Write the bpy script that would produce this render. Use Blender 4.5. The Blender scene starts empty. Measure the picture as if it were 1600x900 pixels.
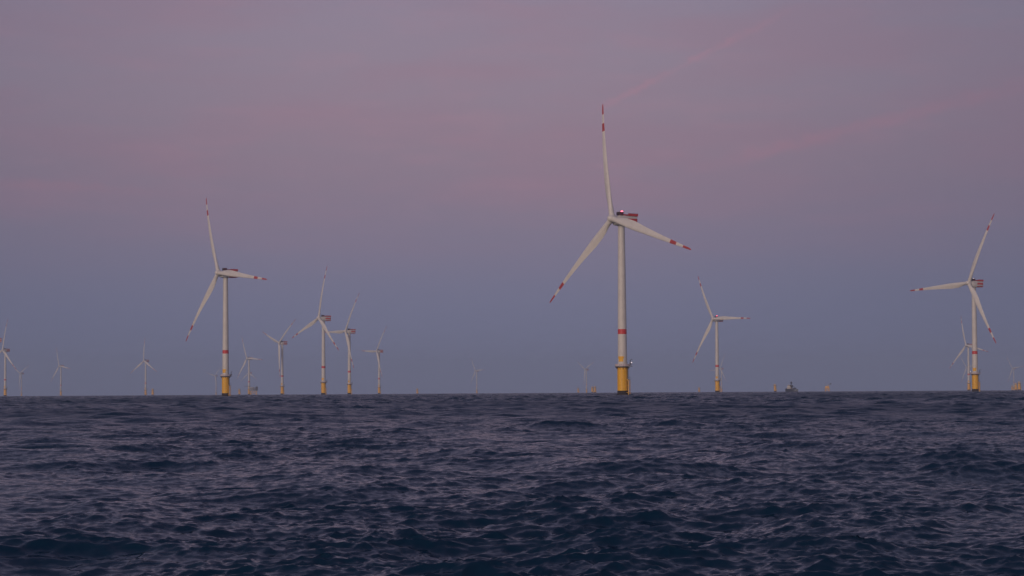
import bpy, bmesh, math, random
import numpy as np
from mathutils import Vector, Matrix
R = math.radians
random.seed(4)

# ------------------------------------------------------------------ camera
F = 3500.0                     # focal length in pixels of a 1600 px wide frame
EYE = 2.3                      # eye height above the water, metres
RE = 6.371e6                   # the sea is curved like the earth
PITCH = math.atan(163.6 / F) - 0.00055
ROLL = R(0.33)
scene = bpy.context.scene
cam_data = bpy.data.cameras.new('camera')
cam = bpy.data.objects.new('camera', cam_data)
scene.collection.objects.link(cam)
cam_data.sensor_width = 36.0
cam_data.lens = F / 1600 * 36.0
cam_data.clip_start = 0.1
cam_data.clip_end = 60000
CM = Matrix.Rotation(R(90) + PITCH, 4, 'X') @ Matrix.Rotation(-ROLL, 4, 'Z')
cam.matrix_world = Matrix.Translation((0, 0, EYE)) @ CM
scene.camera = cam

def ray(px, py):
    """direction in the world of a point of the photograph"""
    v = CM.to_3x3() @ Vector(((px - 800) / F, (450 - py) / F, -1))
    return v.normalized()

# ------------------------------------------------------------------ world
SUN_AZ = R(180 + 27)           # afterglow: behind the camera, to its left (clockwise from +Y)
world = bpy.data.worlds.new('World')
scene.world = world
world.use_nodes = True
nt = world.node_tree
nt.nodes.clear()
def N(tree, typ, **kw):
    n = tree.nodes.new(typ)
    for k, v in kw.items():
        setattr(n, k, v)
    return n
def math_node(tree, op, a, b=None, c=None, clamp=False):
    n = N(tree, 'ShaderNodeMath', operation=op, use_clamp=clamp)
    for i, v in enumerate((a, b, c)):
        if v is None: continue
        if isinstance(v, (int, float)): n.inputs[i].default_value = v
        else: tree.links.new(v, n.inputs[i])
    return n.outputs[0]
def vmath(tree, op, a, b=None):
    n = N(tree, 'ShaderNodeVectorMath', operation=op)
    for i, v in enumerate((a, b)):
        if v is None: continue
        if isinstance(v, (tuple, list, Vector)): n.inputs[i].default_value = tuple(v)
        else: tree.links.new(v, n.inputs[i])
    return n
def smooth(tree, x, a, b, lo=0.0, hi=1.0):
    n = N(tree, 'ShaderNodeMapRange', interpolation_type='SMOOTHSTEP')
    tree.links.new(x, n.inputs[0])
    for i, v in enumerate((a, b, lo, hi)): n.inputs[i + 1].default_value = v
    return n.outputs[0]
def s2l(c):
    return tuple(((v / 255) / 12.92 if v / 255 <= .04045 else ((v / 255 + .055) / 1.055) ** 2.4) for v in c)
def mixc(tree, fac, a, b, mode='MIX'):
    n = N(tree, 'ShaderNodeMix', data_type='RGBA', blend_type=mode)
    for s, v in ((n.inputs[0], fac), (n.inputs[6], a), (n.inputs[7], b)):
        if isinstance(v, (int, float)): s.default_value = v
        elif isinstance(v, tuple): s.default_value = (*v[:3], 1)
        else: tree.links.new(v, s)
    return n.outputs[2]

tc = N(nt, 'ShaderNodeTexCoord')
D = tc.outputs['Generated']
sep = N(nt, 'ShaderNodeSeparateXYZ'); nt.links.new(D, sep.inputs[0])
el = math_node(nt, 'ARCSINE', sep.outputs[2])
eldeg = math_node(nt, 'MULTIPLY', el, 180 / math.pi)
# twilight arch opposite the sunset: blue-grey shadow of the earth, pink belt, mauve above
ramp = N(nt, 'ShaderNodeValToRGB')
nt.links.new(math_node(nt, 'DIVIDE', eldeg, 90.0, clamp=True), ramp.inputs[0])
cr = ramp.color_ramp
cr.interpolation = 'B_SPLINE'
stops = [(0, (112, 116, 145)), (1.0, (114, 117, 146)), (2.5, (118, 119, 146)), (4.0, (129, 121, 143)), (5.6, (140, 123, 141)),
         (7.5, (144, 129, 147)), (10.0, (144, 132, 152)), (15, (124, 122, 150)), (30, (94, 100, 134)), (90, (54, 64, 104))]
while len(cr.elements) < len(stops): cr.elements.new(.5)
for e, (p, c) in zip(cr.elements, stops):
    e.position = p / 90; e.color = (*s2l(c), 1)
base = ramp.outputs[0]
# soft long streaks of thin cloud
mp = N(nt, 'ShaderNodeMapping'); nt.links.new(D, mp.inputs[0])
mp.inputs['Scale'].default_value = (9, 9, 48); mp.inputs['Rotation'].default_value = (0, R(1.5), 0)
nz = N(nt, 'ShaderNodeTexNoise'); nt.links.new(mp.outputs[0], nz.inputs[0])
nz.inputs['Scale'].default_value = 1.0; nz.inputs['Detail'].default_value = 3.5; nz.inputs['Roughness'].default_value = .5
streak = smooth(nt, nz.outputs[0], .38, .68)
streak = math_node(nt, 'MULTIPLY', streak, smooth(nt, eldeg, 2.5, 5.5))
base = mixc(nt, math_node(nt, 'MULTIPLY', streak, .42), base, s2l((150, 121, 140)))
mp2 = N(nt, 'ShaderNodeMapping'); nt.links.new(D, mp2.inputs[0])
mp2.inputs['Scale'].default_value = (30, 30, 170); mp2.inputs['Rotation'].default_value = (0, R(-6), 0)
nz2 = N(nt, 'ShaderNodeTexNoise'); nt.links.new(mp2.outputs[0], nz2.inputs[0])
nz2.inputs['Scale'].default_value = 1.0; nz2.inputs['Detail'].default_value = 5
st2 = math_node(nt, 'MULTIPLY', smooth(nt, nz2.outputs[0], .45, .8), smooth(nt, eldeg, 3, 6))
base = mixc(nt, math_node(nt, 'MULTIPLY', st2, .22), base, s2l((166, 130, 148)))
# two old contrails, pink in the last light
def contrail(p, q, width, strength, col, scale):
    global base
    a, b = ray(*p), ray(*q)
    n = a.cross(b).normalized()
    t = (b - a * a.dot(b)).normalized()
    span = a.angle(b)
    along = math_node(nt, 'ARCTAN2', vmath(nt, 'DOT_PRODUCT', D, t).outputs['Value'], vmath(nt, 'DOT_PRODUCT', D, a).outputs['Value'])
    u = math_node(nt, 'DIVIDE', along, span)
    w = N(nt, 'ShaderNodeTexNoise'); nt.links.new(D, w.inputs[0])
    w.inputs['Scale'].default_value = scale; w.inputs['Detail'].default_value = 5
    dist = math_node(nt, 'ADD', vmath(nt, 'DOT_PRODUCT', D, n).outputs['Value'],
                     math_node(nt, 'MULTIPLY', math_node(nt, 'SUBTRACT', w.outputs[0], .5), width * 1.8))
    m = smooth(nt, math_node(nt, 'ABSOLUTE', dist), 0, width, 1, 0)
    m = math_node(nt, 'MULTIPLY', m, smooth(nt, u, -.02, .25))
    m = math_node(nt, 'MULTIPLY', m, smooth(nt, u, .6, 1.02, 1, 0))
    w2 = N(nt, 'ShaderNodeTexNoise'); nt.links.new(D, w2.inputs[0])
    w2.inputs['Scale'].default_value = scale * .5; w2.inputs['Detail'].default_value = 2
    m = math_node(nt, 'MULTIPLY', m, smooth(nt, w2.outputs[0], .3, .6, .45, 1))
    base = mixc(nt, math_node(nt, 'MULTIPLY', m, strength), base, s2l(col))
contrail((900, 188), (1275, -5), .0024, .34, (176, 128, 146), 260)
contrail((1040, 278), (1760, 92), .0045, .36, (168, 124, 142), 130)
contrail((-330, 262), (330, 306), .0030, .30, (164, 122, 138), 160)
# darker, bluer sky to both sides of the arch's middle
azx = sep.outputs[0]
side = smooth(nt, math_node(nt, 'ABSOLUTE', math_node(nt, 'ADD', azx, .02)), .03, .30)
base = mixc(nt, math_node(nt, 'MULTIPLY', side, .42), base, s2l((82, 88, 114)))
# warm afterglow behind the camera
sdir = Vector((math.sin(SUN_AZ), math.cos(SUN_AZ), 0))
dots = vmath(nt, 'DOT_PRODUCT', D, sdir).outputs['Value']
glow = math_node(nt, 'MULTIPLY', smooth(nt, dots, .0, 1.0), smooth(nt, eldeg, 0, 42, 1, 0))
addc = mixc(nt, glow, (0.0, 0.0, 0.0), (0.62, 0.40, 0.30))
base = mixc(nt, 1.0, base, addc, 'ADD')
bg1 = N(nt, 'ShaderNodeBackground'); nt.links.new(base, bg1.inputs[0]); bg1.inputs[1].default_value = .97
sky = N(nt, 'ShaderNodeTexSky', sky_type='NISHITA'); sky.sun_disc = False
sky.sun_elevation = R(-1.5); sky.sun_rotation = SUN_AZ; sky.dust_density = 1.5
bg2 = N(nt, 'ShaderNodeBackground'); nt.links.new(sky.outputs[0], bg2.inputs[0]); bg2.inputs[1].default_value = .05
ads = N(nt, 'ShaderNodeAddShader'); nt.links.new(bg1.outputs[0], ads.inputs[0]); nt.links.new(bg2.outputs[0], ads.inputs[1])
wo = N(nt, 'ShaderNodeOutputWorld'); nt.links.new(ads.outputs[0], wo.inputs[0])

# the last light of the sun that has just set, broad and soft
sun_d = bpy.data.lights.new('sun', 'SUN'); sun_d.energy = 1.3; sun_d.angle = R(22); sun_d.color = (1.0, .81, .68)
sun = bpy.data.objects.new('sun', sun_d); scene.collection.objects.link(sun)
to_sun = Vector((math.sin(SUN_AZ) * math.cos(R(9)), math.cos(SUN_AZ) * math.cos(R(9)), math.sin(R(9))))
sun.rotation_euler = to_sun.to_track_quat('Z', 'Y').to_euler()

scene.view_settings.view_transform = 'Standard'
scene.view_settings.look = 'None'
scene.view_settings.exposure = 0
scene.view_settings.gamma = 1
scene.view_settings.use_curve_mapping = False
scene.cycles.max_bounces = 6
scene.cycles.volume_bounces = 0

# ------------------------------------------------------------------ materials
def mat(name, col, rough=.5, metal=0.0, var=.12, vscale=.6, bump=0.0, emis=None, streaks=0.0):
    m = bpy.data.materials.new(name); m.use_nodes = True
    t = m.node_tree; b = t.nodes['Principled BSDF']
    b.inputs['Roughness'].default_value = rough; b.inputs['Metallic'].default_value = metal
    co = N(t, 'ShaderNodeTexCoord')
    n = N(t, 'ShaderNodeTexNoise'); t.links.new(co.outputs['Object'], n.inputs[0])
    n.inputs['Scale'].default_value = vscale; n.inputs['Detail'].default_value = 6
    f = smooth(t, n.outputs[0], .35, .75)
    c = mixc(t, f, col, tuple(v * (1 - var) for v in col))
    if streaks:
        mpp = N(t, 'ShaderNodeMapping'); t.links.new(co.outputs['Object'], mpp.inputs[0])
        mpp.inputs['Scale'].default_value = (2.2, 2.2, .09)
        n2 = N(t, 'ShaderNodeTexNoise'); t.links.new(mpp.outputs[0], n2.inputs[0]); n2.inputs['Scale'].default_value = 1; n2.inputs['Detail'].default_value = 4
        c = mixc(t, math_node(t, 'MULTIPLY', smooth(t, n2.outputs[0], .5, .75), streaks), c, (.16, .11, .07))
    t.links.new(c, b.inputs['Base Color'])
    if emis:
        b.inputs['Emission Color'].default_value = (*emis[0], 1); b.inputs['Emission Strength'].default_value = emis[1]
    return m
M_TOWER = mat('tower_paint', (.66, .63, .57), .5, streaks=.12, vscale=.3)
M_BLADE = mat('blade_gelcoat', (.68, .65, .59), .42, vscale=.2)
M_RED = mat('red_paint', (.62, .045, .04), .5)
M_BRED = mat('blade_red_gelcoat', (.44, .05, .045), .5)
M_DRED = mat('dark_red_steel', (.12, .02, .03), .6)
M_YEL = mat('yellow_paint', (.88, .46, .012), .5, var=.12, vscale=.8, streaks=.25)
M_GROW = mat('marine_growth', (.035, .022, .016), .9, var=.5, vscale=3)
M_STEEL = mat('galvanised_steel', (.30, .29, .28), .5, metal=.3)
M_DARK = mat('dark_steel', (.06, .05, .05), .6)
M_RAIL = mat('pale_railing', (.58, .50, .50), .5)
M_GLASS = mat('dark_glass', (.02, .025, .03), .15)
M_HULL = mat('navy_hull_paint', (.035, .04, .06), .4)
M_WHITE = mat('ship_white_paint', (.60, .57, .52), .45)
M_DECK = mat('ship_deck_paint', (.12, .09, .08), .7)
M_LRED = mat('red_beacon_glass', (.8, .05, .05), .3, emis=((1, .10, .15), 7))
M_LOFF = mat('unlit_beacon_glass', (.30, .02, .02), .3)
M_LWHT = mat('white_work_light_glass', (.9, .85, .8), .3, emis=((1, .78, .72), 1.6))

# ------------------------------------------------------------------ mesh helpers
class MB:
    def __init__(s): s.v = []; s.f = []; s.m = []; s.mats = []
    def mi(s, m):
        if m not in s.mats: s.mats.append(m)
        return s.mats.index(m)
    def box(s, lo, hi, m, bevel=0.0, rot=None):
        bm = bmesh.new()
        bmesh.ops.create_cube(bm, size=1)
        c = [(a + b) / 2 for a, b in zip(lo, hi)]; d = [b - a for a, b in zip(lo, hi)]
        for v in bm.verts: v.co = Vector((v.co.x * d[0], v.co.y * d[1], v.co.z * d[2]))
        if bevel: bmesh.ops.bevel(bm, geom=bm.edges[:], offset=bevel, segments=2, affect='EDGES', profile=.5)
        s.bm(bm, Matrix.Translation(c) @ (rot or Matrix.Identity(4)), m)
    def bm(s, bm, mx, m):
        o = len(s.v); k = s.mi(m)
        bm.verts.ensure_lookup_table()
        for v in bm.verts: s.v.append(tuple(mx @ v.co))
        for f in bm.faces: s.f.append([o + v.index for v in f.verts]); s.m.append(k)
        bm.free()
    def rings(s, rings, m, cap0=True, cap1=True, closed=True):
        """rings: list of equal-length point lists; m one material or one for each span"""
        o = len(s.v); n = len(rings[0])
        for r in rings: s.v.extend([tuple(p) for p in r])
        for i in range(len(rings) - 1):
            k = s.mi(m[i] if isinstance(m, list) else m)
            for j in range(n if closed else n - 1):
                j2 = (j + 1) % n
                s.f.append([o + i * n + j, o + i * n + j2, o + (i + 1) * n + j2, o + (i + 1) * n + j]); s.m.append(k)
        if cap0: s.f.append([o + j for j in reversed(range(n))]); s.m.append(s.mi(m[0] if isinstance(m, list) else m))
        if cap1: s.f.append([o + (len(rings) - 1) * n + j for j in range(n)]); s.m.append(s.mi(m[-1] if isinstance(m, list) else m))
    def lathe(s, prof, m, n=32, c=(0, 0)):
        s.rings([[(c[0] + r * math.cos(2 * math.pi * j / n), c[1] + r * math.sin(2 * math.pi * j / n), z) for j in range(n)] for r, z in prof], m)
    def tube(s, pts, r, m, n=8):
        pts = [Vector(p) for p in pts]
        for a, b in zip(pts, pts[1:]):
            q = (b - a).to_track_quat('Z', 'Y'); L = (b - a).length
            s.rings([[a + q @ Vector((r * math.cos(2 * math.pi * j / n), r * math.sin(2 * math.pi * j / n), z)) for j in range(n)] for z in (0, L)], m)
    def torus(s, R0, r, z, m, n=40, k=6):
        o = len(s.v); mi = s.mi(m)
        for i in range(n):
            a = 2 * math.pi * i / n
            for j in range(k):
                b = 2 * math.pi * j / k
                s.v.append(((R0 + r * math.cos(b)) * math.cos(a), (R0 + r * math.cos(b)) * math.sin(a), z + r * math.sin(b)))
        for i in range(n):
            for j in range(k):
                s.f.append([o + i * k + j, o + ((i + 1) % n) * k + j, o + ((i + 1) % n) * k + (j + 1) % k, o + i * k + (j + 1) % k]); s.m.append(mi)
    def sphere(s, c, r, m, sz=1.0, seg=14):
        rg = []
        for i in range(1, 9):
            a = -math.pi / 2 + math.pi * i / 9
            rg.append([(c[0] + r * math.cos(a) * math.cos(2 * math.pi * j / seg), c[1] + r * math.cos(a) * math.sin(2 * math.pi * j / seg), c[2] + sz * r * math.sin(a)) for j in range(seg)])
        s.rings(rg, m)
    def mesh(s, name, sm=35):
        me = bpy.data.meshes.new(name)
        me.from_pydata(s.v, [], s.f)
        for m in s.mats: me.materials.append(m)
        me.polygons.foreach_set('material_index', s.m)
        b = bmesh.new(); b.from_mesh(me); bmesh.ops.recalc_face_normals(b, faces=b.faces[:]); b.to_mesh(me); b.free()
        if sm:
            me.polygons.foreach_set('use_smooth', [True] * len(me.polygons))
            me.set_sharp_from_angle(angle=R(sm))
        me.update()
        return me
def link(name, data, parent=None, mx=None):
    o = bpy.data.objects.new(name, data)
    scene.collection.objects.link(o)
    if parent is not None: o.parent = parent
    if mx is not None: o.matrix_basis = mx
    return o
def thing(name, label, cat, loc, group=None, rz=0.0):
    o = link(name, None); o.empty_display_size = 2
    o.location = loc; o.rotation_euler = (0, 0, rz)
    o['label'] = label; o['category'] = cat
    if group: o['group'] = group
    return o

# ------------------------------------------------------------------ the sea
def spectrum_tile(L, n, lmin, lmax, seed, wind, lp=11.0, amp=1.0):
    """periodic patch of a wind sea: heights and choppy sideways shifts"""
    rng = np.random.default_rng(seed)
    k1 = 2 * np.pi * np.fft.fftfreq(n, L / n)
    KX, KY = np.meshgrid(k1, k1)
    K = np.hypot(KX, KY); K[0, 0] = 1
    cosd = (KX * math.cos(wind) + KY * math.sin(wind)) / K
    kp = 2 * np.pi / lp
    S = np.exp(-1.25 * (kp / K) ** 2) / K ** 4 * (0.05 + np.clip(cosd, 0, 1) ** 3.2 + .05 * np.clip(-cosd, 0, 1) ** 2)
    S[(K < 2 * np.pi / lmax) | (K >= 2 * np.pi / lmin)] = 0; S[0, 0] = 0
    dk = 2 * np.pi / L
    A = np.sqrt(S * dk * dk) * amp
    ph = (rng.standard_normal((n, n)) + 1j * rng.standard_normal((n, n))) / math.sqrt(2)
    H = A * ph * n * n
    h = np.fft.ifft2(H).real * math.sqrt(2)
    dx = np.fft.ifft2(-1j * KX / K * H).real * math.sqrt(2)
    dy = np.fft.ifft2(-1j * KY / K * H).real * math.sqrt(2)
    return np.stack([dx, dy, h], -1).astype(np.float32)

def sample(tile, L, x, y, rot):
    n = tile.shape[0]
    c, s = math.cos(rot), math.sin(rot)
    u = ((c * x + s * y) / L * n); v = ((-s * x + c * y) / L * n)
    i = np.floor(u).astype(np.int64); j = np.floor(v).astype(np.int64)
    fu = (u - i)[..., None].astype(np.float32); fv = (v - j)[..., None].astype(np.float32)
    i0 = i % n; i1 = (i + 1) % n; j0 = j % n; j1 = (j + 1) % n
    r = (tile[j0, i0] * (1 - fu) + tile[j0, i1] * fu) * (1 - fv) + (tile[j1, i0] * (1 - fu) + tile[j1, i1] * fu) * fv
    out = r.copy()
    out[..., 0] = c * r[..., 0] - s * r[..., 1]
    out[..., 1] = s * r[..., 0] + c * r[..., 1]
    return out

SEA_AMP = 0.096
def build_sea():
    az = np.concatenate([np.arange(-180, -24.5, 2.0), np.linspace(-24, 24, 1400), np.arange(26, 180, 2.0)])
    az = np.radians(az)
    r = [0.6]
    while r[-1] < 19: r.append(r[-1] * 1.06 + .05)
    while r[-1] < 7500: r.append(r[-1] * 1.0019)
    while r[-1] < 12000: r.append(r[-1] * 1.03)
    r = np.array(r)
    dr = np.gradient(r)
    AZ, RR = np.meshgrid(az, r)
    X = RR * np.sin(AZ); Y = RR * np.cos(AZ)
    P = np.stack([X, Y, -RR ** 2 / (2 * RE)], -1)
    W = R(-78)                      # waves run away to the right of the view
    gust = spectrum_tile(613., 256, 14, 90, 21, .3, lp=60.)[..., 2:3].repeat(3, 2)
    g = sample(gust, 613., X, Y * .45, 0.)[..., 2:3]
    gust = np.clip(1 + .34 * g / g.std(), .35, 1.8)
    for L, n, lmin, lmax, seed, rot, am, chop in ((331., 1024, 3.0, 60, 3, .21, 1.0, 1.3), (73., 1024, .8, 3.0, 7, -.13, .50, 1.4), (17.3, 1024, .08, .8, 11, .32, 1.2, .85)):
        t = spectrum_tile(L, n, lmin, lmax, seed, W - rot, amp=SEA_AMP * am)
        print('tile', L, 'std', t[..., 2].std())
        d = sample(t, L, X + 3.1, Y + 6.5, rot)
        fade = np.clip(1.3 - dr / (max(lmin, .22) * 2.6), 0, 1)[:, None, None]
        fade = np.maximum(fade, 1.0 if lmin > .5 else .55)
        d *= fade
        if lmin < 2: d *= gust
        d *= (1 + .55 * np.clip((RR - 60) / 500, 0, 1))[..., None]   # the sea runs rougher farther out
        d[..., :2] *= -chop
        P += d
    nr, na = X.shape
    verts = np.concatenate([P.reshape(-1, 3), [[0, 0, 0]]]).astype(np.float32)
    i = np.arange(nr - 1)[:, None] * na; j = np.arange(na)[None, :]; j2 = (j + 1) % na
    quads = np.stack([i + j, i + na + j, i + na + j2, i + j2], -1).reshape(-1, 4)
    tris = np.stack([np.full(na, nr * na), np.arange(na), (np.arange(na) + 1) % na], -1)
    me = bpy.data.meshes.new('sea')
    me.vertices.add(len(verts)); me.vertices.foreach_set('co', verts.ravel())
    nl = quads.size + tris.size
    me.loops.add(nl); me.loops.foreach_set('vertex_index', np.concatenate([quads.ravel(), tris.ravel()]).astype(np.int32))
    npoly = len(quads) + len(tris)
    me.polygons.add(npoly)
    st = np.concatenate([np.arange(len(quads)) * 4, quads.size + np.arange(len(tris)) * 3]).astype(np.int32)
    me.polygons.foreach_set('loop_start', st)
    me.polygons.foreach_set('use_smooth', np.ones(npoly, dtype=bool))
    me.update(calc_edges=True)
    return me

def sea_material():
    m = bpy.data.materials.new('sea_water'); m.use_nodes = True
    t = m.node_tree; b = t.nodes['Principled BSDF']
    b.inputs['Base Color'].default_value = (.005, .025, .052, 1)
    b.inputs['IOR'].default_value = 1.333; b.inputs['Specular IOR Level'].default_value = .255; b.inputs['Specular Tint'].default_value = (.86, .94, 1, 1)
    geo = N(t, 'ShaderNodeNewGeometry')
    P = geo.outputs['Position']
    rr = vmath(t, 'LENGTH', P).outputs['Value']
    # ripples smaller than the mesh: slopes added to the surface normal, larger ones taking over where the mesh gets coarse
    def slope(scale, rot, sx, amp):
        mp = N(t, 'ShaderNodeMapping'); t.links.new(P, mp.inputs[0])
        mp.inputs['Rotation'].default_value = (0, 0, rot); mp.inputs['Scale'].default_value = (scale * sx, scale, scale)
        n = N(t, 'ShaderNodeTexNoise'); t.links.new(mp.outputs[0], n.inputs[0])
        n.inputs['Scale'].default_value = 1; n.inputs['Detail'].default_value = 4; n.inputs['Roughness'].default_value = .62
        d = vmath(t, 'SUBTRACT', n.outputs['Color'], (.5, .5, .5))
        s = N(t, 'ShaderNodeVectorMath', operation='SCALE'); t.links.new(d.outputs[0], s.inputs[0])
        if isinstance(amp, (int, float)): s.inputs[3].default_value = amp
        else: t.links.new(amp, s.inputs[3])
        return s.outputs[0]
    a = slope(11.0, R(-12), .5, smooth(t, rr, 20, 160, .46, .52))
    c = slope(1.5, R(-12), .45, smooth(t, rr, 50, 400, .14, .55))
    e = slope(.16, R(-15), .5, smooth(t, rr, 200, 1000, .0, .42))
    s = vmath(t, 'ADD', vmath(t, 'ADD', a, c).outputs[0], e).outputs[0]
    s = vmath(t, 'MULTIPLY', s, (1, 1, 0)).outputs[0]
    nn = vmath(t, 'NORMALIZE', vmath(t, 'ADD', geo.outputs['Normal'], s).outputs[0]).outputs[0]
    t.links.new(nn, b.inputs['Normal'])
    mp = N(t, 'ShaderNodeMapping'); t.links.new(P, mp.inputs[0]); mp.inputs['Scale'].default_value = (.012, .004, .01)
    gn = N(t, 'ShaderNodeTexNoise'); t.links.new(mp.outputs[0], gn.inputs[0]); gn.inputs['Scale'].default_value = 1; gn.inputs['Detail'].default_value = 5
    gust = smooth(t, gn.outputs[0], .35, .68, -.08, .08)          # cat's paws of wind roughen the water in patches
    gust = math_node(t, 'MULTIPLY', gust, smooth(t, rr, 60, 400))
    t.links.new(math_node(t, 'ADD', smooth(t, rr, 25, 260, .10, .30), gust), b.inputs['Roughness'])
    return m
sea = link('sea', build_sea())
sea.data.materials.append(sea_material())
sea['kind'] = 'structure'

# ------------------------------------------------------------------ air
hz = bpy.data.materials.new('sea_haze'); hz.use_nodes = True
ht = hz.node_tree; ht.nodes.clear()
pv = N(ht, 'ShaderNodeVolumePrincipled'); pv.inputs['Color'].default_value = (.66, .80, .98, 1)
pv.inputs['Density'].default_value = 9.5e-5; pv.inputs['Anisotropy'].default_value = .0
ho = N(ht, 'ShaderNodeOutputMaterial'); ht.links.new(pv.outputs[0], ho.inputs['Volume'])
mb = MB(); mb.box((-12500, -12500, -16), (12500, 12500, 172), hz)
hob = link('haze', mb.mesh('haze', 0)); hob['kind'] = 'stuff'

# ------------------------------------------------------------------ wind turbines
HUB = 92.0; NZ = 88.6; TILT = R(5); OVER = 6.4
TPZ = 15.0
def ring_pts(r, z, n=40): return [(r * math.cos(2 * math.pi * j / n), r * math.sin(2 * math.pi * j / n), z) for j in range(n)]

def m_foundation():
    b = MB()
    b.lathe([(2.78, -22), (2.80, .0), (2.84, .6), (2.80, 2.45), (2.75, 2.5), (2.75, 9.0), (2.80, 9.02), (2.80, 9.25), (2.75, 9.27), (2.75, TPZ - .5), (3.05, TPZ - .45), (3.05, TPZ)],
            [M_GROW, M_GROW, M_GROW, M_GROW] + [M_YEL] * 7, 40)
    return b.mesh('transition_piece')
def m_boat_landing():
    b = MB()                                        # side of the pile, towards +X
    for y in (-.95, .95):
        b.tube([(3.75, y, -6), (3.75, y, 7.6), (2.9, y, 8.4)], .22, M_YEL)
        for z in (-2, 1.5, 5): b.tube([(2.7, y * .8, z), (3.75, y, z)], .13, M_YEL)
    for y in (-.3, .3): b.tube([(3.2, y, -3), (3.2, y, TPZ)], .06, M_DARK, 6)
    z = -2.5
    while z < TPZ - .3: b.tube([(3.2, -.3, z), (3.2, .3, z)], .035, M_DARK, 5); z += .6
    b.box((2.7, -1.0, 8.3), (4.3, 1.0, 8.45), M_STEEL)   # rest platform
    for y in (-1, 1): b.tube([(4.25, y, 8.45), (4.25, y, 9.5), (2.8, y, 9.5)], .05, M_DARK, 6)
    b.tube([(4.25, -1, 9.5), (4.25, 1, 9.5)], .05, M_DARK, 6)
    for k in range(6):                              # safety hoops
        zz = 10 + k * .8
        b.tube([(3.2 + .7 * math.sin(a), .45 * math.cos(a), zz) for a in np.linspace(0, math.pi, 7)], .04, M_DARK, 5)
    return b.mesh('boat_landing')
def m_platform():
    b = MB()
    b.rings([ring_pts(2.9, TPZ - .55), ring_pts(3.9, TPZ - .12), ring_pts(3.95, TPZ + .0), ring_pts(3.95, TPZ + .22), ring_pts(2.5, TPZ + .24)], [M_DARK, M_DARK, M_STEEL, M_STEEL], False, False)
    for k in range(12):
        a = 2 * math.pi * k / 12; c, s = math.cos(a), math.sin(a)
        b.tube([(2.8 * c, 2.8 * s, TPZ - 1.4), (3.8 * c, 3.8 * s, TPZ - .2)], .1, M_DARK, 6)
    b.box((3.5, -1.6, TPZ - .02), (5.1, 1.6, TPZ + .2), M_STEEL)   # lay-down area over the landing
    return b.mesh('platform')
def m_railing():
    b = MB()
    for z in (TPZ + .75, TPZ + 1.3): b.torus(3.85, .05, z, M_RAIL)
    for k in range(24):
        a = 2 * math.pi * k / 24
        b.tube([(3.85 * math.cos(a), 3.85 * math.sin(a), TPZ + .22), (3.85 * math.cos(a), 3.85 * math.sin(a), TPZ + 1.3)], .05, M_RAIL, 5)
    # infill panels of fine mesh, broken at the ladder gate
    n = 48
    for lo, hi in ((TPZ + .26, TPZ + .70), (TPZ + .82, TPZ + 1.24)):
        for k in range(24):
            a0 = 2 * math.pi * (k + .06) / 24; a1 = 2 * math.pi * (k + .94) / 24
            p = [(rr * math.cos(a), rr * math.sin(a), z) for z in (lo, hi) for rr, a in ((3.83, a0), (3.83, a1), (3.86, a1), (3.86, a0))]
            b.rings([p[:4], p[4:]], M_RAIL)
    for y in (-1.55, 1.55):
        b.tube([(3.7, y, TPZ + 1.3), (5.05, y, TPZ + 1.3), (5.05, y, TPZ + .2)], .05, M_RAIL, 5)
    b.tube([(5.05, -1.55, TPZ + 1.3), (5.05, 1.55, TPZ + 1.3)], .05, M_RAIL, 5)
    return b.mesh('railing')
def m_tower():
    def r(z): return 2.45 + (1.75 - 2.45) * ((z - TPZ) / (NZ - .2 - TPZ)) ** 1.15 if z > TPZ else 2.45
    pr, ms = [], []
    zs = [(TPZ + .22, 0), (TPZ + 16.9, 1), (TPZ + 19.5, 0), (TPZ + 38, 0), (TPZ + 56, 0), (NZ - .2, 0)]
    for i, (z, red) in enumerate(zs):
        if i: pr.append((r(z) , z)); ms.append(M_RED if red else M_TOWER)
        else: pr.append((r(z), z)); ms.append(M_TOWER)
        if i in (3, 4):                             # welded flange between sections
            pr += [(r(z) + .05, z + .02), (r(z) + .05, z + .20), (r(z), z + .22)]; ms += [M_TOWER] * 3
    ms = ms[:len(pr) - 1]
    b = MB(); b.lathe(pr, ms, 40)
    return b.mesh('tower')
def m_door():
    b = MB()
    a = R(-20)
    rot = Matrix.Rotation(a, 4, 'Z')
    bm = bmesh.new(); bmesh.ops.create_cube(bm, size=1)
    for v in bm.verts: v.co = Vector((v.co.x * .16, v.co.y * 1.0, v.co.z * 2.2))
    bmesh.ops.bevel(bm, geom=bm.edges[:], offset=.06, segments=2, affect='EDGES')
    b.bm(bm, rot @ Matrix.Translation((2.44, 0, TPZ + 1.45)), M_STEEL)
    return b.mesh('door')
def m_sign():
    """yellow identification panel wrapped on the tower, its marks too small to read"""
    b = MB(); ang = R(-112)
    def patch(a0, a1, z0, z1, rr, m):
        k = 8
        for i in range(k):
            t0 = ang + a0 + (a1 - a0) * i / k; t1 = ang + a0 + (a1 - a0) * (i + 1) / k
            q = [(rr2 * math.cos(t), rr2 * math.sin(t)) for rr2, t in ((rr - .06, t0), (rr - .06, t1), (rr, t1), (rr, t0))]
            b.rings([[(x, y, z0) for x, y in q], [(x, y, z1) for x, y in q]], m)
    patch(R(-40), R(36), TPZ + 4.2, TPZ + 5.3, 2.50, M_YEL)
    patch(R(-30), R(28), TPZ + 2.6, TPZ + 4.195, 2.50, M_YEL)
    return b.mesh('identification_panel')
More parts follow.
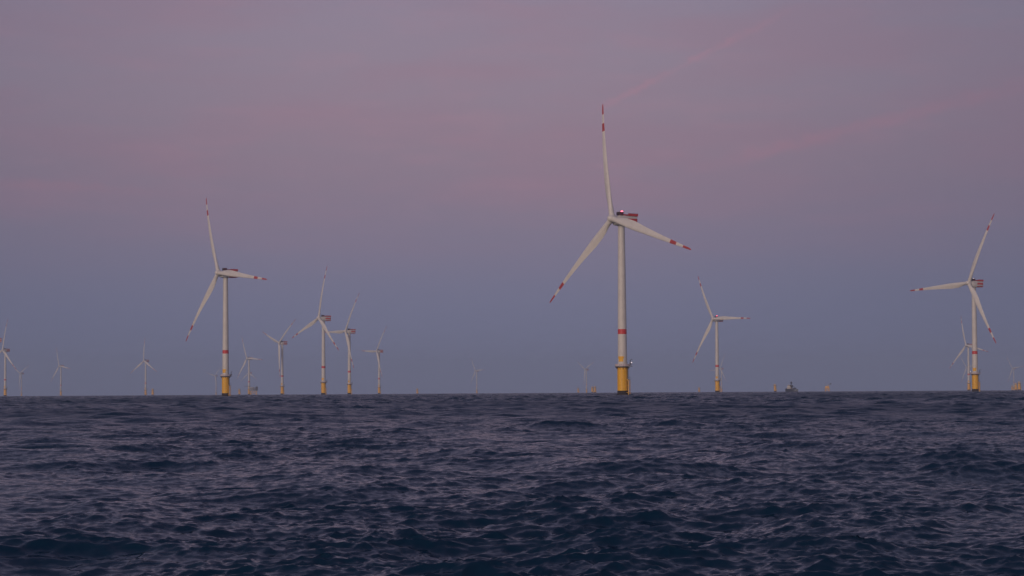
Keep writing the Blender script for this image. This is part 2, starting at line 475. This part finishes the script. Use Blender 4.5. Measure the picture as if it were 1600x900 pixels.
def m_crane():
    b = MB()
    b.tube([(3.3, 2.4, TPZ + .2), (3.3, 2.4, TPZ + 3.4)], .20, M_DARK)
    b.tube([(3.3, 2.4, TPZ + 3.3), (4.6, 2.1, TPZ + 3.9)], .12, M_DARK)
    b.box((2.95, 2.1, TPZ + 1.0), (3.65, 2.7, TPZ + 1.8), M_DARK, .05)
    b.tube([(4.6, 2.1, TPZ + 3.9), (4.6, 2.1, TPZ + 2.6)], .03, M_DARK, 5)
    return b.mesh('davit_crane')
def m_worklight():
    b = MB(); b.sphere((4.75, 0, TPZ + 2.1), .24, M_LWHT); return b.mesh('work_light')
def m_worklight_post():
    b = MB(); b.tube([(4.75, 0, TPZ + .2), (4.75, 0, TPZ + 1.9)], .06, M_DARK, 6); return b.mesh('light_post')

# nacelle: +Y is upwind, origin in the tower axis at the tower's top (z = 0 is the hub's height)
def m_nacelle():
    b = MB()
    # body lofted from rear to front; sections share a profile whose rows carry the painted stripes
    zs = [-3.4, -2.55, -1.35, .25, 1.5]
    secs = [(-8.9, .90, .90), (-8.6, .985, .985), (-8.2, 1, 1), (-1.2, 1, 1), (1.2, .98, 1), (3.0, .86, .95), (4.2, .70, .84)]
    cols = [M_RED, M_TOWER, M_RED, M_TOWER]
    def sec(y, kw, kz):
        lft = []
        for i, z in enumerate(zs):
            w = 3.0 * kw * (.88 if i in (0, 4) else 1)
            lft.append((w, (z + .95) * kz - .95))
        pts = [(-w, y, z) for w, z in lft] + [(w, y, z) for w, z in reversed(lft)]
        return pts
    rg = [sec(*s) for s in secs]
    n = 10; o = len(b.v)
    for r_ in rg: b.v.extend(r_)
    rowm = {0: 0, 1: 1, 2: 2, 3: 3, 5: 3, 6: 2, 7: 1, 8: 0}
    for i in range(len(rg) - 1):
        for j in range(n):
            j2 = (j + 1) % n
            m = M_TOWER
            if j in rowm and i < 3: m = cols[rowm[j]]
            b.f.append([o + i * n + j, o + i * n + j2, o + (i + 1) * n + j2, o + (i + 1) * n + j]); b.m.append(b.mi(m))
    for row in range(4):                            # rear wall, striped too
        b.f.append([o + row, o + row + 1, o + 8 - row, o + 9 - row]); b.m.append(b.mi(cols[row]))
    e = o + (len(rg) - 1) * n
    b.f.append([e + j for j in range(n)]); b.m.append(b.mi(M_TOWER))
    # yaw collar down to the tower, roof hatch ridge
    b.lathe([(1.8, -3.75), (2.1, -3.7), (2.1, -3.3)], M_STEEL, 32)
    b.box((-.9, -2.6, 1.46), (.9, 1.6, 1.9), M_TOWER, .1)
    return b.mesh('nacelle')
def m_hoist_deck():
    b = MB()
    z0, z1 = 1.54, 2.85
    b.box((-2.9, -9.2, z0 - .02), (2.9, -2.2, z0 + .12), M_STEEL)
    for x in (-2.85, 2.85): b.box((x - .06, -9.2, z0 + .14), (x + .06, -2.2, z1), M_RED)
    b.box((-2.78, -9.2, z0 + .14), (2.78, -9.08, z1), M_RED)
    for k in range(9):
        y = -9.1 + k * .85
        for x in (-2.98, 2.98): b.tube([(x, y, z0), (x, y, z1 + .12)], .05, M_RED, 6)
    for x in (-2.98, 2.98): b.tube([(x, -9.1, z1 + .1), (x, -2.3, z1 + .1)], .06, M_DRED, 6)
    return b.mesh('hoist_deck')
def m_cooler():
    b = MB()
    b.box((-1.6, -.2, 1.95), (1.6, 2.0, 3.7), M_DRED, .12)
    for k in range(9):
        x = -1.36 + k * .34
        b.box((x - .08, 1.99, 2.15), (x + .08, 2.12, 3.55), M_DARK)
        b.box((x - .08, -.32, 2.15), (x + .08, -.19, 3.55), M_DARK)
    for x in (-1.3, 1.3):
        for y in (.1, 1.7): b.tube([(x, y, 1.2), (x, y, 2.0)], .12, M_STEEL, 6)
    return b.mesh('cooler')
def m_mast():
    b = MB()
    b.tube([(1.6, -1.9, 1.4), (1.6, -1.9, 3.4)], .10, M_STEEL, 6)
    b.tube([(1.6, -1.9, 3.0), (-.4, -1.9, 3.0), (-.4, -1.9, 4.3)], .05, M_STEEL, 6)
    return b.mesh('instrument_mast')
def m_beacon(m, r):
    b = MB(); b.sphere((1.6, -1.9, 3.4 + r * .8), r, m); b.lathe([(r * .8, 3.3), (r * .8, 3.45)], M_DARK, 14, (1.6, -1.9)); return b.mesh('beacon')

# rotor: hub at the origin, +Y upwind, blade along +Z
def m_hub():
    b = MB()
    prof = [(1.5, -2.3), (1.9, -2.1), (2.05, -1.2), (2.1, 0), (2.0, 1.0), (1.65, 1.9), (1.1, 2.5), (.5, 2.75), (.12, 2.82)]
    b.rings([[(r * math.cos(2 * math.pi * j / 32), y, r * math.sin(2 * math.pi * j / 32)) for j in range(32)] for r, y in prof], M_BLADE)
    for k in range(3):                              # blade collars
        mx = Matrix.Rotation(-2 * math.pi * k / 3, 4, 'Y')
        b.rings([[mx @ Vector((rr * math.cos(2 * math.pi * j / 24), rr * math.sin(2 * math.pi * j / 24), z)) for j in range(24)] for rr, z in ((1.62, .6), (1.62, 2.3), (1.5, 2.45))], M_BLADE)
    return b.mesh('rotor_hub')
def m_blade():
    st = [(1.9, 2.9, 1.0, 0), (3.4, 2.9, 1.0, 0), (5.5, 3.25, .8, .35), (8, 3.95, .55, .75), (11, 4.5, .38, 1), (14, 4.6, .31, 1), (18, 4.25, .27, 1),
          (23, 3.75, .24, 1), (28, 3.25, .22, 1), (33, 2.85, .21, 1), (38, 2.45, .2, 1), (43, 2.1, .19, 1), (47.8, 1.8, .18, 1), (48, 1.78, .18, 1), (52.4, 1.5, .17, 1),
          (52.6, 1.48, .17, 1), (57.2, 1.15, .16, 1), (57.4, 1.12, .16, 1), (60.5, .95, .15, 1), (62.2, .75, .15, 1), (63.2, .3, .15, 1)]
    rings, ms = [], []
    n = 20
    for r, ch, th, af in st:
        if r > 14: ch *= 1.12
        tw = R(16) * max(0, 1 - r / 45) ** 1.4 + R(2)
        pts = []
        for j in range(n):
            a = 2 * math.pi * j / n
            cx, cy = .5 * math.cos(a), .5 * math.sin(a)            # circle
            xx = .5 * (1 + math.cos(a))                            # 1 trailing, 0 leading
            yt = 5 * (.2969 * math.sqrt(max(xx, 0)) - .126 * xx - .3516 * xx ** 2 + .2843 * xx ** 3 - .1015 * xx ** 4)
            ax_, ay_ = xx - .32, yt * (1 if math.sin(a) >= 0 else -1) * th * .95 + .02 * math.sin(math.pi * xx)
            x = (1 - af) * cx + af * ax_; y = (1 - af) * cy * (th if af else 1) + af * ay_
            x *= ch; y *= ch
            X = x * math.cos(tw) + y * math.sin(tw); Yv = -x * math.sin(tw) + y * math.cos(tw)
            pts.append((X, Yv - 3.8 * (r / 62) ** 2.2, r))
        rings.append(pts)
    for (a, *_), (c, *_) in zip(st, st[1:]):
        mid = (a + c) / 2
        ms.append(M_BRED if 47.9 < mid < 52.5 or mid > 57.3 else M_BLADE)
    b = MB(); b.rings(rings, ms)
    return b.mesh('blade', 60)

ME = dict(tp=m_foundation(), land=m_boat_landing(), plat=m_platform(), rail=m_railing(), tower=m_tower(), door=m_door(), sign=m_sign(),
          crane=m_crane(), wl=m_worklight(), wlp=m_worklight_post(), nac=m_nacelle(), deck=m_hoist_deck(), cool=m_cooler(), mast=m_mast(),
          bon=m_beacon(M_LRED, .62), boff=m_beacon(M_LOFF, .3), bwht=m_beacon(M_LWHT, .42), hub=m_hub(), blade=m_blade())
TPROT = R(-28)                  # landing stage faces right and a little to the viewer

def spot(px, dist):
    """point of the water at a distance along the photograph's column px (taken at the horizon)"""
    d = ray(px, 615.6 + (800 - px) * .0058)
    a = math.atan2(d.x, d.y)
    dep = dist / math.cos(a)
    return a, Vector((dep * math.sin(a), dep * math.cos(a), -dep ** 2 / (2 * RE)))

def foundation_parts(root):
    mz = Matrix.Rotation(TPROT, 4, 'Z')
    link('transition_piece', ME['tp'], root, mz)
    link('boat_landing', ME['land'], root, mz)
    p = link('platform', ME['plat'], root, mz)
    link('railing', ME['rail'], p)
    return p

GROUP = 'wind turbines standing in the sea'
def turbine(px, hpx, yaw, theta, label, light=None, work=False, cone=3.2):
    dist = HUB * F / hpx
    a, loc = spot(px, dist)
    root = thing('wind_turbine', label, 'wind turbine', loc, GROUP)
    p = foundation_parts(root)
    mz = Matrix.Rotation(TPROT, 4, 'Z')
    link('davit_crane', ME['crane'], root, mz)
    if work:
        lp = link('light_post', ME['wlp'], root, Matrix.Rotation(work, 4, 'Z')); link('work_light', ME['wl'], lp)
    tw = link('tower', ME['tower'], root)
    link('door', ME['door'], tw)
    link('identification_panel', ME['sign'], tw)
    ps = R(yaw)
    ax = -math.sin(ps) * math.cos(a) - math.cos(ps) * math.sin(a)
    ay = math.sin(ps) * math.sin(a) - math.cos(ps) * math.cos(a)
    rho = math.atan2(-ax, ay)
    Rz = Matrix.Rotation(rho, 4, 'Z')
    nc = link('nacelle', ME['nac'], root, Matrix.Translation((0, 0, HUB)) @ Rz)
    link('hoist_deck', ME['deck'], nc); link('cooler', ME['cool'], nc); link('instrument_mast', ME['mast'], nc)
    link('beacon', ME[{None: 'boff', 'red': 'bon', 'white': 'bwht'}[light]], nc)
    H = Matrix.Translation(Vector((0, 0, HUB)) + Rz.to_3x3() @ Vector((0, OVER, 0))) @ Rz @ Matrix.Rotation(TILT, 4, 'X')
    link('rotor_hub', ME['hub'], root, H @ Matrix.Rotation(-R(theta), 4, 'Y'))
    for k in range(3):
        link('blade', ME['blade'], root, H @ Matrix.Rotation(-R(theta) - 2 * math.pi * k / 3, 4, 'Y') @ Matrix.Rotation(R(-cone), 4, 'X'))
    return root

turbine(973, 276, 48, -12, 'nearest and tallest white wind turbine, red beacon glowing on its nacelle', 'red', R(-8))
turbine(352.5, 193, 56, -23, 'second nearest wind turbine, large, left of the centre, one blade pointing almost straight up', None)
turbine(1524, 170, 41, 26, 'large wind turbine near the right edge with white lamps on nacelle and platform', 'white', R(205), cone=6.5)
turbine(1121, 115, 44, -29, 'mid-sized wind turbine between the nearest one and the ship, one blade level', 'red')
turbine(505.5, 120, 58, 9, 'taller of the two wind turbines whose rotors overlap left of the centre', None)
turbine(546, 99, 60, 30, 'shorter of the two overlapping wind turbines, one blade hanging along its tower', None)
turbine(592.5, 67, 58, 32, 'small wind turbine at the right end of the left row, blade raised right', None)
turbine(441, 81, 58, 50, 'wind turbine with Y shaped rotor, one blade hanging beside its tower', None)
turbine(389, 57, 52, -26, 'small wind turbine standing in front of the grey offshore substation', None)
turbine(390.2, 35, 52, -5, 'tiny wind turbine almost hidden behind the tower in front of the substation', None)
turbine(227.5, 54, 50, -2, 'lone small wind turbine left of the second nearest one, blade straight up', None)
turbine(95, 47, 56, -21, 'small lone wind turbine right of the three at the left edge, well apart', None)
turbine(33.5, 36, 55, 60, 'tiny faint wind turbine just right of the pair at the left edge', None)
turbine(8, 72, 55, 8, 'wind turbine at the left edge whose tower and yellow foundation are in view', None)
turbine(-7, 88, 76, 0, 'wind turbine cut by the left edge, only its red striped nacelle showing', None)
turbine(337.6, 31, 48, 44, 'tiny faint wind turbine close beside the second nearest turbine', None)
turbine(745, 36, 54, -33, 'tiny lone wind turbine on the horizon at the middle of the picture', None)
turbine(916.5, 37, 52, 62, 'tiny faint wind turbine left of the nearest turbine, between bare yellow foundations', None)
turbine(1127.5, 37, 46, 22, 'tiny faint wind turbine just right of the mid-sized turbine with a level blade', None)
turbine(1514, 71, 44, -17, 'wind turbine half hidden behind the tower of the large one near the right edge', None)
turbine(1512.5, 37, 46, -38, 'tiny wind turbine hidden behind two others near the right edge', None)
turbine(1584.5, 35, 46, -37, 'tiny faint wind turbine among bare yellow foundations at the right edge', None)

# ------------------------------------------------------------------ bare foundations
def bare(px, tall, label):
    """tall: height in pixels of the yellow part above the horizon"""
    dist = TPZ * F / (tall * .8)
    a, loc = spot(px, dist)
    root = thing('turbine_foundation', label, 'foundation', loc, 'bare yellow turbine foundations')
    foundation_parts(root)
    link('cover', COVER, root)
b = MB(); b.lathe([(2.5, TPZ + .2), (2.5, TPZ + 2.2), (2.2, TPZ + 2.6), (.4, TPZ + 2.9)], M_YEL, 24); COVER = b.mesh('cover')
bare(238.5, 11, 'slim bare yellow foundation right of the lone small turbine in the left gap')
bare(374, 10, 'bare yellow foundation left of the small turbine by the substation')
bare(652, 9, 'bare yellow foundation standing alone between the left row and the middle turbine')
bare(903.5, 8.5, 'low bare yellow foundation left of the faint turbine beside the nearest turbine')
bare(925.6, 10.5, 'bare yellow foundation, left one of the close pair beside the nearest turbine')
bare(929.6, 11, 'bare yellow foundation, right one of the close pair beside the nearest turbine')
bare(1092.4, 8.5, 'low bare yellow foundation under the lower left blade of the mid-sized turbine')
bare(1211, 12.5, 'tallest lone bare yellow foundation, left of the small ship')
bare(1581.5, 8.5, 'lowest bare yellow foundation of the cluster at the right edge, left of the tower')
bare(1587.4, 12, 'middle bare yellow foundation of the cluster at the right edge')
bare(1592.6, 14.5, 'tallest bare yellow foundation of the cluster at the right edge, rightmost')

# ------------------------------------------------------------------ offshore substation
def jacket_legs(root, hx, hy, ztop, col, names='leg'):
    for sx in (-1, 1):
        for sy in (-1, 1):
            b = MB(); b.tube([(sx * (hx + 1.6), sy * (hy + 1.2), -26), (sx * hx, sy * hy, ztop)], .9, col, 12)
            link('leg', b.mesh('leg'), root)
    b = MB()
    for z0, z1 in ((-8, 3), (3, ztop - 1)):
        k0 = 1.6 * (ztop - z0) / (ztop + 26); k1 = 1.6 * (ztop - z1) / (ztop + 26)
        for sy in (-1, 1):
            y0, y1 = sy * (hy + k0 * .75), sy * (hy + k1 * .75)
            b.tube([(-(hx + k0), y0, z0), (hx + k1, y1, z1)], .4, col); b.tube([(hx + k0, y0, z0), (-(hx + k1), y1, z1)], .4, col)
            b.tube([(-(hx + k1), y1, z1), (hx + k1, y1, z1)], .35, col)
        for sx in (-1, 1):
            b.tube([(sx * (hx + k0), -(hy + k0 * .75), z0), (sx * (hx + k1), hy + k1 * .75, z1)], .4, col)
    link('bracing', b.mesh('bracing'), root)
dist = 5600
a, loc = spot(396.5, dist)
sub = thing('offshore_substation', 'grey boxy offshore substation on legs with a dark round-edged end, right behind a small turbine', 'substation', loc, None, -a)
jacket_legs(sub, 7, 7, 10, M_YEL)
b = MB()
b.box((-11, -9, 10), (9, 9, 10.8), M_STEEL); b.box((-10, -8, 10.9), (4, 8, 15.2), M_STEEL, .15); b.box((-10.6, -8.6, 15.2), (6, 8.6, 15.7), M_DARK)
b.box((-9, -7.4, 15.7), (2, 7.4, 19.4), M_STEEL, .15)
link('topside', b.mesh('topside'), sub)
b = MB(); b.box((4.2, -7, 10.9), (10.4, 7, 20.6), M_DARK, .8); b.box((4.8, -7.2, 14.2), (9.8, -6.9, 14.6), M_STEEL); link('transformer_house', b.mesh('transformer_house'), sub)
for k in range(4):
    b = MB(); x = -8.4 + k * 2.9; b.box((x, -8.12, 12.2), (x + 1.5, -7.96, 14.0), M_DARK); link('vent_louvre', b.mesh('vent_louvre'), sub)
b = MB()
b.tube([(-9, -6, 19.4), (-9, -6, 22.5)], .6, M_DARK); b.tube([(-9, -6, 22.2), (-23, -7, 21.4)], .5, M_DARK)
link('deck_crane', b.mesh('deck_crane'), sub)
b = MB(); b.tube([(0, 4, 19.4), (0, 4, 26)], .2, M_STEEL); b.tube([(-1.5, 4, 24.5), (1.5, 4, 24.5)], .12, M_STEEL); link('antenna_mast', b.mesh('antenna_mast'), sub)

a, loc = spot(1292.5, 5400)
pl = thing('offshore_platform', 'orange yellow offshore platform on legs with a small dark crane head, right of the ship', 'platform', loc, None, -a)
jacket_legs(pl, 4.5, 4.5, 8, M_YEL)
b = MB(); b.box((-6.6, -6, 8), (6.6, 6, 8.8), M_YEL); b.box((-4.6, -4.6, 8.9), (4.8, 4.6, 13.2), M_YEL, .15); link('topside', b.mesh('topside'), pl)
b = MB(); b.tube([(2.4, 0, 13.2), (2.4, 0, 16.6)], .6, M_YEL); b.tube([(2.4, 0, 16.2), (8.2, 0, 18.4)], .4, M_DARK); b.box((6.6, -1.8, 17.2), (10.2, 1.8, 20.2), M_DARK, .5)
link('deck_crane', b.mesh('deck_crane'), pl)
b = MB(); b.tube([(-3, 0, 13.2), (-3, 0, 19)], .25, M_STEEL); b.tube([(-4, 0, 17.6), (-2, 0, 17.6)], .12, M_STEEL); link('antenna_mast', b.mesh('antenna_mast'), pl)

# ------------------------------------------------------------------ ship (bow towards +X)
a, loc = spot(1237.5, 3000)
ship = thing('supply_ship', 'small dark-hulled supply ship with a white bridge and dark mast on the horizon', 'ship', loc, None, -a + R(-35))
ship.scale = (.7, .7, .7)
b = MB(); rg = []
for x, w, top, kl in ((-13, 3.6, 6.4, -1.0), (-12, 4.1, 6.2, -2.2), (-6, 4.4, 5.9, -2.4), (0, 4.4, 5.6, -2.4), (6, 4.0, 5.0, -2.4), (10, 2.6, 5.1, -2.2), (12.6, 1.1, 5.5, -1.4), (14, .15, 5.8, .2)):
    rg.append([(x, -w, top), (x, -w * .98, 2), (x, -w * .8, kl * .6), (x, 0, kl), (x, w * .8, kl * .6), (x, w * .98, 2), (x, w, top)])
b.rings(rg, M_HULL)
link('hull', b.mesh('hull', 50), ship)
b = MB(); b.box((-12, -4.3, 6.35), (-10, 4.3, 7.1), M_HULL, .05); b.box((-10.0, -3.6, 5.7), (7, 3.6, 6.5), M_DECK); link('deck', b.mesh('deck'), ship)
b = MB(); b.box((-9.6, -3.4, 6.5), (-1.5, 3.4, 9.2), M_WHITE, .1); b.box((-9.0, -3.1, 9.2), (-2.2, 3.1, 11.6), M_WHITE, .1); b.box((-8.4, -3.0, 11.6), (-3.2, 3.0, 14.0), M_WHITE, .2)
sup = link('superstructure', b.mesh('superstructure'), ship)
b = MB(); b.box((-8.0, -3.08, 12.5), (-3.6, -2.98, 13.4), M_GLASS); b.box((-3.22, -2.7, 12.5), (-3.12, 2.7, 13.4), M_GLASS); b.box((-8.0, 2.98, 12.5), (-3.6, 3.08, 13.4), M_GLASS)
link('bridge_window', b.mesh('bridge_window'), sup)
b = MB(); b.box((-2.6, -1.6, 9.2), (1.2, 1.6, 13.6), M_DARK, .3); link('funnel', b.mesh('funnel'), ship)
b = MB(); b.tube([(-1.6, 0, 12), (-1.4, 0, 21)], .55, M_DARK); b.box((-2.8, -1.6, 16.6), (.1, 1.6, 18.8), M_DARK, .3); b.tube([(-1.4, -2.2, 15.3), (-1.4, 2.2, 15.3)], .3, M_DARK)
link('mast', b.mesh('mast'), ship)
b = MB(); b.tube([(1, 0, 12.6), (10.5, 0, 6.2)], .35, M_DARK); b.tube([(1, 0, 6.5), (1, 0, 12.8)], .45, M_DARK); b.box((4, -2.2, 6.5), (8.6, 2.2, 8.2), M_DARK, .2)
link('cargo_crane', b.mesh('cargo_crane'), ship)
